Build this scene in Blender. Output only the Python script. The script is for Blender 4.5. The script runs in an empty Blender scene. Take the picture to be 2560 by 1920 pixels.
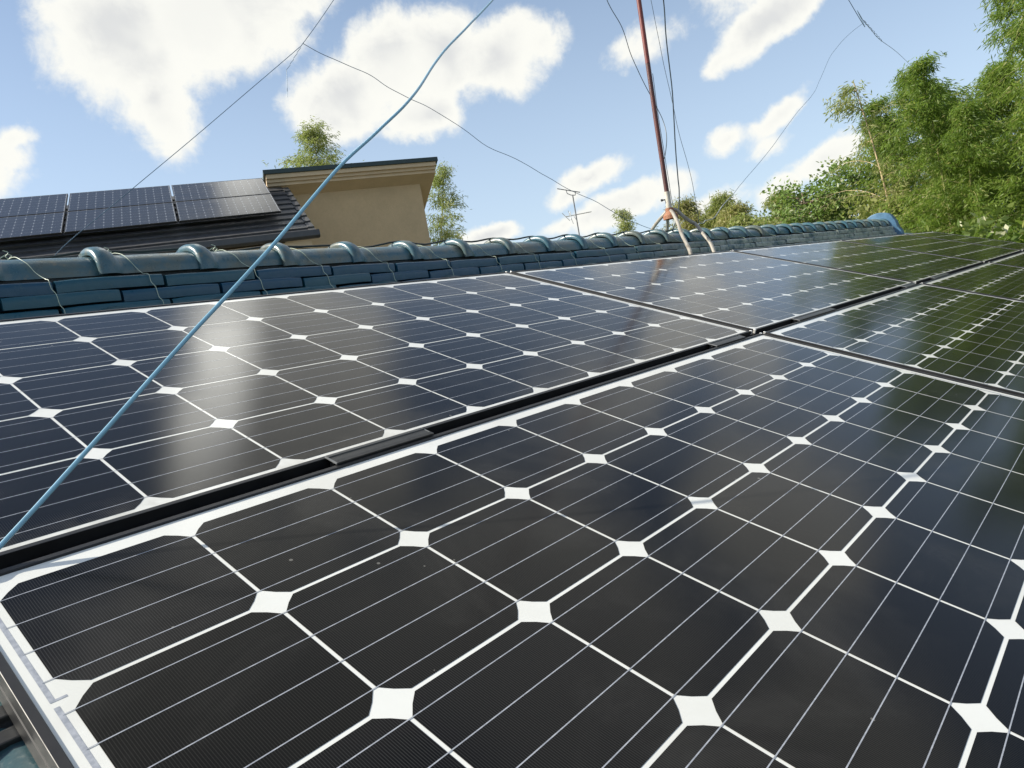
import bpy, bmesh, math, random
from mathutils import Vector, Matrix, noise as mnoise

random.seed(7)
sc = bpy.context.scene
col = sc.collection
R = math.radians

# ------------------------------------------------------------------ camera
cam_data = bpy.data.cameras.new("camera")
cam = bpy.data.objects.new("camera", cam_data)
col.objects.link(cam)
cam_data.sensor_width = 36.0
cam_data.lens = 25.23
cam_data.clip_start = 0.02
cam_data.clip_end = 3000.0
rx = (0.6568541612018473, -0.7334639555909244, -0.17485204248373054)
ry = (0.17733860033420237, -0.0751135537956023, 0.9812792542735737)
rz = (-0.7328667216781805, -0.6755653779502837, 0.08073282090678191)
cam.matrix_world = Matrix(((rx[0], ry[0], rz[0], -0.119006), (rx[1], ry[1], rz[1], -1.517045),
                           (rx[2], ry[2], rz[2], 4.840469), (0, 0, 0, 1)))
sc.camera = cam
sc.view_settings.view_transform = 'Standard'
sc.view_settings.look = 'None'
sc.view_settings.gamma = 1.0
sc.view_settings.exposure = 0.74

# ------------------------------------------------------------------ sun and sky
SUN_AZ, SUN_EL = -44.0, 37.0          # azimuth measured from +Y towards +X
sun_data = bpy.data.lights.new("sun", 'SUN')
sun_data.energy = 4.6
sun_data.angle = R(0.53)
sun_data.color = (1.0, 0.93, 0.80)
sun = bpy.data.objects.new("sun", sun_data)
col.objects.link(sun)
sd = Vector((math.sin(R(SUN_AZ)) * math.cos(R(SUN_EL)), math.cos(R(SUN_AZ)) * math.cos(R(SUN_EL)), math.sin(R(SUN_EL))))
sun.rotation_euler = sd.to_track_quat('Z', 'Y').to_euler()

world = bpy.data.worlds.new("World")
sc.world = world
world.use_nodes = True
wt = world.node_tree
for nd in list(wt.nodes):
    wt.nodes.remove(nd)


def mk(tree, typ, **kw):
    nd = tree.nodes.new(typ)
    for k, v in kw.items():
        setattr(nd, k, v)
    return nd


def put(tree, sock, val):
    if isinstance(val, bpy.types.NodeSocket):
        tree.links.new(val, sock)
    elif val is not None:
        sock.default_value = val


def mth(tree, op, a, b=None, c=None, clamp=False):
    nd = mk(tree, 'ShaderNodeMath', operation=op, use_clamp=clamp)
    for i, v in enumerate((a, b, c)):
        put(tree, nd.inputs[i], v)
    return nd.outputs[0]


def maprange(tree, v, a, b, c=0.0, d=1.0, smooth=True):
    nd = mk(tree, 'ShaderNodeMapRange', interpolation_type='SMOOTHSTEP' if smooth else 'LINEAR')
    put(tree, nd.inputs[0], v)
    for i, x in zip((1, 2, 3, 4), (a, b, c, d)):
        put(tree, nd.inputs[i], x)
    return nd.outputs[0]


def mixc(tree, f, a, b, mode='MIX'):
    nd = mk(tree, 'ShaderNodeMix', data_type='RGBA', blend_type=mode)
    put(tree, nd.inputs[0], f)
    for s, v in ((nd.inputs[6], a), (nd.inputs[7], b)):
        if isinstance(v, bpy.types.NodeSocket):
            tree.links.new(v, s)
        else:
            s.default_value = (v[0], v[1], v[2], 1.0)
    return nd.outputs[2]


def noi(tree, vec, scale, detail=4.0, rough=0.55, dist=0.0, out=0):
    nd = mk(tree, 'ShaderNodeTexNoise')
    if vec is not None:
        tree.links.new(vec, nd.inputs['Vector'])
    nd.inputs['Scale'].default_value = scale
    nd.inputs['Detail'].default_value = detail
    nd.inputs['Roughness'].default_value = rough
    nd.inputs['Distortion'].default_value = dist
    return nd.outputs[out]


sky = mk(wt, 'ShaderNodeTexSky', sky_type='NISHITA', sun_disc=False)
sky.sun_elevation = R(SUN_EL)
sky.sun_rotation = R(SUN_AZ)
sky.altitude = 50.0
sky.air_density = 1.0
sky.dust_density = 0.7
sky.ozone_density = 1.4
tc = mk(wt, 'ShaderNodeTexCoord')
direc = tc.outputs['Generated']
sep = mk(wt, 'ShaderNodeSeparateXYZ')
wt.links.new(direc, sep.inputs[0])
az = mth(wt, 'MULTIPLY', mth(wt, 'ARCTAN2', sep.outputs[0], sep.outputs[1]), 57.29578)
el = mth(wt, 'MULTIPLY', mth(wt, 'ARCSINE', sep.outputs[2]), 57.29578)
# broken edges: the coordinates are shifted by noise before the cloud masses are measured
wv = mk(wt, 'ShaderNodeVectorMath', operation='SUBTRACT')
wt.links.new(noi(wt, direc, 9.0, 5.0, 0.6, out=1), wv.inputs[0])
wv.inputs[1].default_value = (0.5, 0.5, 0.5)
ws = mk(wt, 'ShaderNodeVectorMath', operation='MULTIPLY')
wt.links.new(wv.outputs[0], ws.inputs[0])
ws.inputs[1].default_value = (3.6, 3.0, 0.0)
cmb = mk(wt, 'ShaderNodeCombineXYZ')
wt.links.new(az, cmb.inputs[0])
wt.links.new(el, cmb.inputs[1])
pa = mk(wt, 'ShaderNodeVectorMath', operation='ADD')
wt.links.new(cmb.outputs[0], pa.inputs[0])
wt.links.new(ws.outputs[0], pa.inputs[1])
P_SKY = pa.outputs[0]

# cloud masses: azimuth, elevation, half width, half height, tilt (degrees), thickness
CLOUDS = [
    (24.3, 23.2, 5.6, 4.6, -8, 1.0), (30.0, 25.0, 7.0, 4.6, 10, 1.0), (25.4, 18.6, 2.6, 3.2, 0, .8), (35.0, 26.6, 5.5, 3.4, 15, .9),
    (38.0, 33.0, 9.0, 6.0, 0, 1.0), (35.0, 41.0, 6.2, 9.0, 0, 1.0), (45.0, 41.0, 8.0, 8.0, 0, .7),
    (14.0, 15.6, 3.4, 1.9, 15, .8), (10.0, 13.5, 4.0, 3.0, 0, .9), (16.2, 17.2, 1.5, .8, 30, .6),
    (38.4, 18.6, 4.2, 2.9, 10, 1.0), (42.5, 20.6, 4.0, 3.3, 10, 1.0), (46.5, 20.4, 4.4, 3.2, -5, 1.0), (51.2, 19.6, 4.2, 2.6, 10, .9),
    (44.0, 16.8, 3.6, 1.9, -5, .9), (54.2, 20.0, 1.6, 1.7, 40, .6),
    (70.6, 17.4, 4.4, 1.6, 20, 1.0), (73.5, 19.6, 4.5, 2.2, 20, 1.0), (66.6, 15.9, 1.3, .9, 20, .5), (69.0, 22.5, 3.0, 5.0, 10, .5),
    (61.5, 18.4, 3.2, 1.2, 10, .45),
    (67.0, 10.4, 1.9, 1.1, 25, .7), (70.3, 11.4, 2.7, .9, 32, .8), (69.3, 9.6, 1.8, .9, 20, .35),
    (56.0, 9.9, 3.6, 1.1, 15, .75), (53.8, 9.0, 2.0, .8, 10, .6), (57.6, 7.4, 4.6, 1.3, 10, .9), (53.2, 6.9, 2.2, .8, 0, .5), (62.0, 7.9, 2.0, 1.2, 0, .5),
    (47.8, 7.3, 2.4, .95, 5, .9), (72.6, 7.6, 2.8, 1.2, 20, .9), (69.6, 6.3, 1.8, 1.0, 20, .8), (64.5, 6.0, 2.5, .8, 10, .6),
    (66.0, 29.0, 6.0, 5.0, 0, .35), (84.0, 29.0, 9.0, 6.0, 0, .7), (72.0, 46.0, 20.0, 10.0, 0, .9), (95.0, 52.0, 20.0, 12.0, 0, .8), (45.0, 55.0, 24.0, 9.0, 0, .9),
    (30.0, 60.0, 20.0, 8.0, 0, .5), (100.0, 40.0, 14.0, 9.0, 0, .6), (-20.0, 30.0, 12.0, 7.0, 0, .8), (-60.0, 18.0, 14.0, 4.0, 0, .8),
    (140.0, 25.0, 18.0, 8.0, 0, .9), (190.0, 35.0, 16.0, 8.0, 0, .8), (-110.0, 28.0, 20.0, 8.0, 0, .9), (-150.0, 45.0, 18.0, 9.0, 0, .8),  # unseen clouds beside and behind the camera, added for fill light
]
dens = None
for (ca, ce, aa, bb, tilt, wgt) in CLOUDS:
    mp = mk(wt, 'ShaderNodeMapping', vector_type='TEXTURE')
    wt.links.new(P_SKY, mp.inputs[0])
    mp.inputs[1].default_value = (ca, ce, 0)
    mp.inputs[2].default_value = (0, 0, R(tilt))
    mp.inputs[3].default_value = (aa * 1.13, bb * 1.15, 1)
    ln = mk(wt, 'ShaderNodeVectorMath', operation='LENGTH')
    wt.links.new(mp.outputs[0], ln.inputs[0])
    v = mth(wt, 'MULTIPLY_ADD', ln.outputs[1], -wgt, wgt)
    dens = v if dens is None else mth(wt, 'SMOOTH_MAX', dens, v, 0.18)
f1 = noi(wt, direc, 20.0, 8.0, 0.64, 0.4)
dn = mth(wt, 'MULTIPLY_ADD', mth(wt, 'SUBTRACT', f1, 0.5), 0.70, mth(wt, 'MULTIPLY_ADD', mth(wt, 'SUBTRACT', noi(wt, direc, 70.0, 6.0, 0.6), 0.5), 0.24, dens))
cover = maprange(wt, dn, -0.06, 0.33)
# brighter towards the sun side (lower azimuth), greyer deep inside and underneath
off = mk(wt, 'ShaderNodeVectorMath', operation='ADD')
wt.links.new(direc, off.inputs[0])
off.inputs[1].default_value = (-0.03, 0.02, 0.03)
f2 = noi(wt, off.outputs[0], 6.5, 3.0, 0.5, 0.2)
f3 = noi(wt, direc, 6.5, 3.0, 0.5, 0.2)
relief = maprange(wt, mth(wt, 'SUBTRACT', f3, f2), -0.09, 0.09, 0.0, 1.0)
deep = maprange(wt, dn, 0.3, 0.9)
grey = mth(wt, 'MULTIPLY', deep, mth(wt, 'SUBTRACT', 1.0, mth(wt, 'MULTIPLY', relief, 0.75)))
ccol = mixc(wt, grey, (6.7, 6.65, 6.2), (5.1, 5.15, 5.1))
# cloud deck high on the left, boosted past white to streak the panel glass
hot = mk(wt, 'ShaderNodeMapping', vector_type='TEXTURE')
wt.links.new(P_SKY, hot.inputs[0])
hot.inputs[1].default_value = (31.8, 38.0, 0)
hot.inputs[3].default_value = (5.2, 11.5, 1)
hl = mk(wt, 'ShaderNodeVectorMath', operation='LENGTH')
wt.links.new(hot.outputs[0], hl.inputs[0])
hotf = maprange(wt, hl.outputs[1], 1.0, 0.25, 1.0, 4.4)
hm = mk(wt, 'ShaderNodeVectorMath', operation='SCALE')
wt.links.new(ccol, hm.inputs[0])
wt.links.new(hotf, hm.inputs[3])
# hazy lift towards the horizon
hz = maprange(wt, el, 36.0, 0.0, 0.10, 0.62)
skyc = mixc(wt, hz, sky.outputs[0], (4.7, 5.7, 6.9))
full = mixc(wt, mth(wt, 'MULTIPLY', cover, 0.96), skyc, hm.outputs[0])
bg = mk(wt, 'ShaderNodeBackground')
wt.links.new(full, bg.inputs[0])
bg.inputs[1].default_value = 0.09
wo = mk(wt, 'ShaderNodeOutputWorld')
wt.links.new(bg.outputs[0], wo.inputs[0])


# ------------------------------------------------------------------ helpers
class MB:
    def __init__(self):
        self.v, self.f, self.c = [], [], []

    def quad(self, a, b, c, d, colour=None):
        i = len(self.v)
        self.v += [tuple(a), tuple(b), tuple(c), tuple(d)]
        self.f.append((i, i + 1, i + 2, i + 3))
        if colour is not None:
            self.c += [colour] * 4

    def poly(self, pts):
        i = len(self.v)
        self.v += [tuple(p) for p in pts]
        self.f.append(tuple(range(i, i + len(pts))))

    def box(self, x0, x1, y0, y1, z0, z1, xf=None):
        p = [(x0, y0, z0), (x1, y0, z0), (x1, y1, z0), (x0, y1, z0), (x0, y0, z1), (x1, y0, z1), (x1, y1, z1), (x0, y1, z1)]
        if xf:
            p = [tuple(xf(*q)) for q in p]
        i = len(self.v)
        self.v += p
        self.f += [tuple(i + k for k in q) for q in ((0, 3, 2, 1), (4, 5, 6, 7), (0, 1, 5, 4), (1, 2, 6, 5), (2, 3, 7, 6), (3, 0, 4, 7))]

    def prism(self, prof, a0, a1, xf):
        """closed profile (p, q) pulled from a0 to a1; xf(a, p, q) gives the point"""
        n = len(prof)
        i = len(self.v)
        self.v += [tuple(xf(a0, p, q)) for p, q in prof] + [tuple(xf(a1, p, q)) for p, q in prof]
        for k in range(n):
            m = (k + 1) % n
            self.f.append((i + k, i + m, i + n + m, i + n + k))
        self.f.append(tuple(i + k for k in reversed(range(n))))
        self.f.append(tuple(i + n + k for k in range(n)))

    def tube(self, pts, rad, seg=8, caps=True):
        pts = [Vector(p) for p in pts]
        n = len(pts)
        rads = rad if isinstance(rad, (list, tuple)) else [rad] * n
        base = len(self.v)
        t0 = (pts[1] - pts[0]).normalized()
        up = Vector((0, 0, 1)) if abs(t0.z) < 0.9 else Vector((1, 0, 0))
        u = t0.cross(up).normalized()
        for k in range(n):
            t = (pts[min(k + 1, n - 1)] - pts[max(k - 1, 0)]).normalized()
            u = (u - t * u.dot(t)).normalized()
            w = t.cross(u)
            for s in range(seg):
                a = 2 * math.pi * s / seg
                self.v.append(tuple(pts[k] + (u * math.cos(a) + w * math.sin(a)) * rads[k]))
        for k in range(n - 1):
            for s in range(seg):
                m = (s + 1) % seg
                self.f.append((base + k * seg + s, base + k * seg + m, base + (k + 1) * seg + m, base + (k + 1) * seg + s))
        if caps:
            self.f.append(tuple(base + s for s in reversed(range(seg))))
            self.f.append(tuple(base + (n - 1) * seg + s for s in range(seg)))

    def build(self, name, mat, parent=None, smooth=False, bevel=0.0, angle=35):
        me = bpy.data.meshes.new(name)
        me.from_pydata(self.v, [], self.f)
        if self.c:
            at = me.color_attributes.new("tint", 'FLOAT_COLOR', 'POINT')
            at.data.foreach_set("color", [x for q in self.c for x in q])
        me.materials.append(mat)
        if smooth or bevel:
            bm = bmesh.new()
            bm.from_mesh(me)
            bmesh.ops.recalc_face_normals(bm, faces=bm.faces)
            if bevel:
                es = [e for e in bm.edges if len(e.link_faces) == 2 and e.calc_face_angle(0) > R(40)]
                bmesh.ops.bevel(bm, geom=es, offset=bevel, segments=2, profile=0.6, affect='EDGES')
            if smooth:
                for f in bm.faces:
                    f.smooth = True
                for e in bm.edges:
                    if len(e.link_faces) == 2 and e.calc_face_angle(0) > R(angle):
                        e.smooth = False
            bm.to_mesh(me)
            bm.free()
        o = bpy.data.objects.new(name, me)
        col.objects.link(o)
        if parent:
            o.parent = parent
        return o


def tag(o, label=None, cat=None, group=None, kind=None):
    if label:
        o['label'] = label
    if cat:
        o['category'] = cat
    if group:
        o['group'] = group
    if kind:
        o['kind'] = kind
    return o


def empty(name, loc=(0, 0, 0), rot=(0, 0, 0)):
    o = bpy.data.objects.new(name, None)
    o.empty_display_size = 0.1
    col.objects.link(o)
    o.location = loc
    o.rotation_euler = rot
    return o


def copy_tree(o, parent=None):
    c = o.copy()
    col.objects.link(c)
    if parent:
        c.parent = parent
    for ch in list(o.children):
        copy_tree(ch, c)
    return c


def spline(pts, n=6):
    P = [Vector(p) for p in pts]
    P = [P[0] * 2 - P[1]] + P + [P[-1] * 2 - P[-2]]
    out = []
    for i in range(1, len(P) - 2):
        a, b, c, d = P[i - 1:i + 3]
        for k in range(n):
            t = k / n
            out.append(0.5 * ((2 * b) + (c - a) * t + (2 * a - 5 * b + 4 * c - d) * t * t + (3 * b - a - 3 * c + d) * t ** 3))
    out.append(P[-2])
    return out


def material(name):
    m = bpy.data.materials.new(name)
    m.use_nodes = True
    t = m.node_tree
    return m, t, t.nodes['Principled BSDF']


def simple(name, base, rough=0.5, metal=0.0, var=0.25, scale=8.0, rvar=0.1, bump=0.0, bscale=60.0, second=None, ior=1.5):
    """base colour broken up by two noises so that no surface is one flat tone"""
    m, t, b = material(name)
    co = mk(t, 'ShaderNodeTexCoord').outputs['Object']
    n1 = noi(t, co, scale, 6.0, 0.6)
    n2 = noi(t, co, scale * 7.3, 4.0, 0.6)
    f = mth(t, 'ADD', mth(t, 'MULTIPLY', n1, 0.65), mth(t, 'MULTIPLY', n2, 0.35))
    f = maprange(t, f, 0.32, 0.68)
    lo = [x * (1 - var) for x in base] if second is None else second
    hi = [x * (1 + var) for x in base] if second is None else base
    t.links.new(mixc(t, f, lo, hi), b.inputs['Base Color'])
    t.links.new(maprange(t, n1, 0.3, 0.7, max(0.02, rough - rvar), rough + rvar, False), b.inputs['Roughness'])
    b.inputs['Metallic'].default_value = metal
    b.inputs['IOR'].default_value = ior
    if bump:
        bp = mk(t, 'ShaderNodeBump')
        bp.inputs['Strength'].default_value = bump
        bp.inputs['Distance'].default_value = 0.01
        t.links.new(noi(t, co, bscale, 5.0, 0.6), bp.inputs['Height'])
        t.links.new(bp.outputs[0], b.inputs['Normal'])
    return m


# ------------------------------------------------------------------ materials
GLASS_IOR = 1.255


def laminate(name, kind):
    """what lies under the panel glass, with the gloss of that glass on top"""
    m, t, b = material(name)
    co = mk(t, 'ShaderNodeTexCoord').outputs['Object']
    dust = noi(t, co, 5.0, 6.0, 0.62, 0.6)
    fine = noi(t, co, 160.0, 3.0, 0.6)
    smear = noi(t, co, 2.2, 3.0, 0.5, 1.2)
    sy_ = mk(t, 'ShaderNodeSeparateXYZ')
    t.links.new(co, sy_.inputs[0])
    grime = mth(t, 'MULTIPLY', maprange(t, sy_.outputs[1], -0.735, -0.80), maprange(t, noi(t, co, 26.0, 5.0, 0.65), 0.35, 0.7))
    if kind == 'cell':
        sx = mk(t, 'ShaderNodeSeparateXYZ')
        t.links.new(co, sx.inputs[0])
        ph = mth(t, 'FRACT', mth(t, 'MULTIPLY', sx.outputs[0], 1.0 / 0.0020))
        line = maprange(t, mth(t, 'ABSOLUTE', mth(t, 'SUBTRACT', ph, 0.5)), 0.20, 0.07)
        info = mk(t, 'ShaderNodeAttribute', attribute_name='tint')
        base = mixc(t, line, (0.0020, 0.0022, 0.0028), (0.019, 0.019, 0.0185))
        base = mixc(t, 1.0, base, info.outputs[0], 'MULTIPLY')
        base = mixc(t, mth(t, 'MULTIPLY', maprange(t, dust, 0.48, 0.75), 0.045), base, (0.30, 0.29, 0.27))
        base = mixc(t, mth(t, 'MULTIPLY', grime, 0.10), base, (0.28, 0.26, 0.22))
        vo = mk(t, 'ShaderNodeTexVoronoi')
        vo.inputs['Scale'].default_value = 34.0
        t.links.new(co, vo.inputs['Vector'])
        vs = mk(t, 'ShaderNodeSeparateColor')
        t.links.new(vo.outputs['Color'], vs.inputs[0])
        size = maprange(t, vs.outputs[0], 0.80, 1.0, 0.0, 0.075, False)
        speck = mth(t, 'LESS_THAN', vo.outputs['Distance'], size)
        base = mixc(t, mth(t, 'MULTIPLY', speck, 0.35), base, (0.35, 0.34, 0.31))
        t.links.new(base, b.inputs['Base Color'])
    elif kind == 'far':
        t.links.new(mixc(t, maprange(t, fine, 0.3, 0.7), (0.022, 0.025, 0.032), (0.034, 0.037, 0.045)), b.inputs['Base Color'])
    elif kind == 'sheet':
        base = mixc(t, maprange(t, dust, 0.35, 0.75), (0.72, 0.725, 0.69), (0.64, 0.64, 0.60))
        base = mixc(t, mth(t, 'MULTIPLY', grime, 0.35), base, (0.28, 0.26, 0.22))
        t.links.new(base, b.inputs['Base Color'])
    else:
        base = mixc(t, maprange(t, fine, 0.3, 0.7), (0.27, 0.29, 0.33), (0.40, 0.42, 0.46))
        t.links.new(base, b.inputs['Base Color'])
    r = mth(t, 'ADD', maprange(t, smear, 0.3, 0.7, 0.105, 0.15), mth(t, 'MULTIPLY', maprange(t, dust, 0.5, 0.75), 0.03))
    t.links.new(r, b.inputs['Roughness'])
    b.inputs['IOR'].default_value = 1.45 if kind == 'far' else GLASS_IOR
    return m


M_CELL = laminate("silicon_cell", 'cell')
M_SHEET = laminate("white_backsheet", 'sheet')
M_FARCELL = laminate("grey_blue_cell", 'far')
M_RIBBON = laminate("tinned_ribbon", 'ribbon')
M_FRAME = simple("black_anodised", (0.008, 0.008, 0.009), 0.5, 0.0, 0.3, 30, 0.06)
M_RAIL = simple("black_rail", (0.035, 0.036, 0.036), 0.42, 0.3, 0.3, 40, 0.06)
M_CUT = simple("bare_aluminium", (0.82, 0.81, 0.78), 0.3, 0.7, 0.1, 60)
M_STEEL = simple("galvanised_steel", (0.55, 0.55, 0.53), 0.45, 0.5, 0.25, 30)
M_RUSTPOLE = simple("rusty_pole", (0.12, 0.030, 0.024), 0.5, 0.0, 0.5, 9, 0.1, 0.15, 150, second=(0.065, 0.024, 0.022))
M_REDPOLE = simple("red_pole", (0.17, 0.035, 0.027), 0.45, 0.0, 0.3, 9)
M_BASEPIPE = simple("weathered_grey_pipe", (0.62, 0.58, 0.50), 0.55, 0.1, 0.2, 25, 0.1, second=(0.40, 0.36, 0.30))
M_RUST = simple("rusty_bracket", (0.36, 0.18, 0.10), 0.7, 0.0, 0.3, 40, 0.1, 0.3, 120, second=(0.26, 0.10, 0.05))
M_LEG = simple("weathered_leg", (0.40, 0.385, 0.34), 0.55, 0.1, 0.3, 28, 0.1, second=(0.24, 0.21, 0.17))
M_BOLT = simple("dark_bolt", (0.04, 0.045, 0.05), 0.5, 0.4)
M_BLUECABLE = simple("pale_blue_cable", (0.19, 0.39, 0.52), 0.36, 0.0, 0.12, 7, 0.06)
M_STAY = simple("blue_grey_wire", (0.10, 0.16, 0.22), 0.5, 0.2)
M_DARKWIRE = simple("dark_wire", (0.035, 0.055, 0.07), 0.5)
M_BLACKCABLE = simple("black_cable", (0.020, 0.028, 0.026), 0.5)
M_GALVWIRE = simple("galvanised_wire", (0.42, 0.44, 0.44), 0.45, 0.4)
M_GREYTUBE = simple("grey_tube", (0.16, 0.17, 0.18), 0.5, 0.2)
M_TIE = simple("pale_green_wire", (0.44, 0.52, 0.41), 0.5, 0.0, 0.2, 60)
M_MORTAR = simple("grey_mortar", (0.035, 0.040, 0.042), 0.9, 0.0, 0.4, 20, 0.05, 0.4, 90)


def glaze(name, mode):
    m, t, b = material(name)
    co = mk(t, 'ShaderNodeTexCoord').outputs['Object']
    rnd = mk(t, 'ShaderNodeObjectInfo').outputs['Random']
    geo = mk(t, 'ShaderNodeNewGeometry')
    pos = geo.outputs['Position']
    n1 = noi(t, pos, 9.0, 5.0, 0.6, 0.5)
    n2 = noi(t, pos, 45.0, 5.0, 0.65)
    n3 = noi(t, pos, 220.0, 3.0, 0.6)
    px = mk(t, 'ShaderNodeSeparateXYZ')
    t.links.new(pos, px.inputs[0])
    if mode == 'cap':
        a = mixc(t, maprange(t, n1, 0.35, 0.65), (0.042, 0.110, 0.145), (0.075, 0.128, 0.138))
        a = mixc(t, maprange(t, mth(t, 'ADD', mth(t, 'MULTIPLY', n1, 0.85), mth(t, 'MULTIPLY', rnd, 0.15)), 0.44, 0.62), a, (0.095, 0.115, 0.100))
        a = mixc(t, mth(t, 'MULTIPLY', maprange(t, n2, 0.56, 0.74), 0.6), a, (0.20, 0.17, 0.11))
        rough0, rough1 = 0.22, 0.42
    elif mode == 'field':
        a = mixc(t, maprange(t, n1, 0.3, 0.7), (0.030, 0.095, 0.110), (0.045, 0.075, 0.085))
        a = mixc(t, mth(t, 'MULTIPLY', maprange(t, n3, 0.55, 0.75), 0.5), a, (0.16, 0.19, 0.18))
        rough0, rough1 = 0.25, 0.5
    else:
        a = mixc(t, maprange(t, mth(t, 'ADD', mth(t, 'MULTIPLY', n1, 0.5), mth(t, 'MULTIPLY', rnd, 0.5)), 0.3, 0.7), (0.004, 0.056, 0.108), (0.013, 0.080, 0.112))
        a = mixc(t, mth(t, 'MULTIPLY', maprange(t, n2, 0.55, 0.75), 0.28), a, (0.10, 0.15, 0.14))
        # patchy pale grey, growing stronger towards the far half of the ridge
        far = maprange(t, px.outputs[0], 2.2, 4.2)
        pale_far = mth(t, 'MULTIPLY', far, maprange(t, mth(t, 'ADD', mth(t, 'MULTIPLY', n1, 0.5), mth(t, 'MULTIPLY', n2, 0.5)), 0.36, 0.56))
        a = mixc(t, mth(t, 'MULTIPLY', pale_far, 0.85), a, (0.42, 0.44, 0.38))
        rust = mth(t, 'MULTIPLY', maprange(t, n1, 0.62, 0.72), 0.5)
        a = mixc(t, rust, a, (0.10, 0.05, 0.035))
        rough0, rough1 = 0.25, 0.48
    t.links.new(a, b.inputs['Base Color'])
    t.links.new(maprange(t, n2, 0.3, 0.7, rough0, rough1, False), b.inputs['Roughness'])
    bp = mk(t, 'ShaderNodeBump')
    bp.inputs['Strength'].default_value = 0.25
    bp.inputs['Distance'].default_value = 0.004
    t.links.new(n2, bp.inputs['Height'])
    t.links.new(bp.outputs[0], b.inputs['Normal'])
    return m


M_CAP = glaze("glazed_cap_tile", 'cap')
M_NOSHI = glaze("glazed_ridge_tile", 'noshi')
M_FIELD = glaze("glazed_field_tile", 'field')
M_ENDTILE = simple("light_blue_glaze", (0.07, 0.16, 0.26), 0.35, 0.0, 0.25, 14, 0.08)
M_HOUSEWALL = simple("plaster_wall", (0.55, 0.52, 0.46), 0.9, 0.0, 0.1, 3, 0.05, 0.2, 200)
M_STUCCO = simple("tan_stucco", (0.54, 0.40, 0.24), 0.92, 0.0, 0.07, 2.5, 0.04, 0.5, 70)
M_TRIM = simple("tan_trim", (0.60, 0.46, 0.30), 0.75, 0.0, 0.06, 4, 0.05)
M_COPING = simple("dark_green_metal", (0.030, 0.048, 0.045), 0.4, 0.2, 0.2, 6)
M_SLATE = simple("charcoal_roof_tile", (0.060, 0.060, 0.062), 0.5, 0.0, 0.35, 14, 0.08, 0.2, 90)
M_GUTTER = simple("charcoal_gutter", (0.055, 0.056, 0.058), 0.42, 0.0, 0.15, 8)
M_GROUND = simple("grassy_ground", (0.09, 0.10, 0.045), 0.95, 0.0, 0.4, 0.4, 0.03, 0.5, 6, second=(0.12, 0.09, 0.055))
M_BARK = simple("grey_bark", (0.20, 0.16, 0.11), 0.9, 0.0, 0.4, 8, 0.05, 0.4, 30)
M_CULM = simple("bamboo_culm", (0.36, 0.31, 0.14), 0.5, 0.0, 0.3, 5, 0.1, second=(0.20, 0.22, 0.08))
M_PALECULM = simple("pale_bamboo_culm", (0.55, 0.42, 0.26), 0.5, 0.0, 0.25, 5, 0.1)


def foliage(name, dark, light, tip, transl=0.35):
    m, t, b = material(name)
    at = mk(t, 'ShaderNodeAttribute', attribute_name='tint')
    sx = mk(t, 'ShaderNodeSeparateColor')
    t.links.new(at.outputs[0], sx.inputs[0])
    co = mk(t, 'ShaderNodeTexCoord').outputs['Object']
    n1 = noi(t, co, 0.9, 4.0, 0.6)
    f = mth(t, 'ADD', mth(t, 'MULTIPLY', sx.outputs[0], 0.6), mth(t, 'MULTIPLY', n1, 0.5))
    c = mixc(t, maprange(t, f, 0.25, 0.8), dark, light)
    c = mixc(t, maprange(t, sx.outputs[1], 0.86, 0.98), c, tip)
    t.links.new(c, b.inputs['Base Color'])
    b.inputs['Roughness'].default_value = 0.5
    tr = mk(t, 'ShaderNodeBsdfTranslucent')
    t.links.new(mixc(t, 0.5, c, (0.25, 0.37, 0.05)), tr.inputs[0])
    ms = mk(t, 'ShaderNodeMixShader')
    ms.inputs[0].default_value = transl
    t.links.new(b.outputs[0], ms.inputs[1])
    t.links.new(tr.outputs[0], ms.inputs[2])
    t.links.new(ms.outputs[0], t.nodes['Material Output'].inputs[0])
    return m


M_BAMBOO = foliage("bamboo_leaf", (0.095, 0.170, 0.022), (0.225, 0.325, 0.052), (0.38, 0.38, 0.12), 0.56)
M_BAMBOO_PALE = foliage("pale_bamboo_leaf", (0.20, 0.23, 0.06), (0.36, 0.38, 0.13), (0.48, 0.46, 0.26), 0.5)
M_BAMBOO_OCHRE = foliage("ochre_bamboo_leaf", (0.20, 0.20, 0.06), (0.38, 0.35, 0.13), (0.44, 0.37, 0.22), 0.4)
M_BROAD = foliage("broad_leaf", (0.090, 0.155, 0.032), (0.20, 0.30, 0.07), (0.32, 0.34, 0.20), 0.35)
M_SHRUB = foliage("shrub_leaf", (0.08, 0.13, 0.025), (0.21, 0.26, 0.07), (0.62, 0.62, 0.42), 0.35)

# ------------------------------------------------------------------ the setting
g = MB()
g.quad((-400, -400, 0), (900, -400, 0), (900, 900, 0), (-400, 900, 0))
tag(g.build("ground", M_GROUND), kind='structure')

# ------------------------------------------------------------------ own house: roof pitch and the frame of the panels
TH = R(20.5)
CT, ST = math.cos(TH), math.sin(TH)
Z0 = 5.0


def slope(u, v, n=0.0):
    """a point of the panel plane: u along the ridge, v up the slope, n off the plane"""
    return Vector((u, v * CT - n * ST, Z0 + v * ST + n * CT))


RIDGE_Y = 0.36
house = tag(empty("house", (3.2, RIDGE_Y, 0)), "tiled house whose blue glazed ridge carries the black solar panels", "house")
HI = Vector((-3.2, -RIDGE_Y, 0))                   # parts are modelled in scene coordinates


def own(o):
    o.location = HI
    return o


RX0, RX1 = -1.3, 7.85
tile_n = -0.090
bm = MB()
TW, TL = 0.265, 0.235


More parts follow.
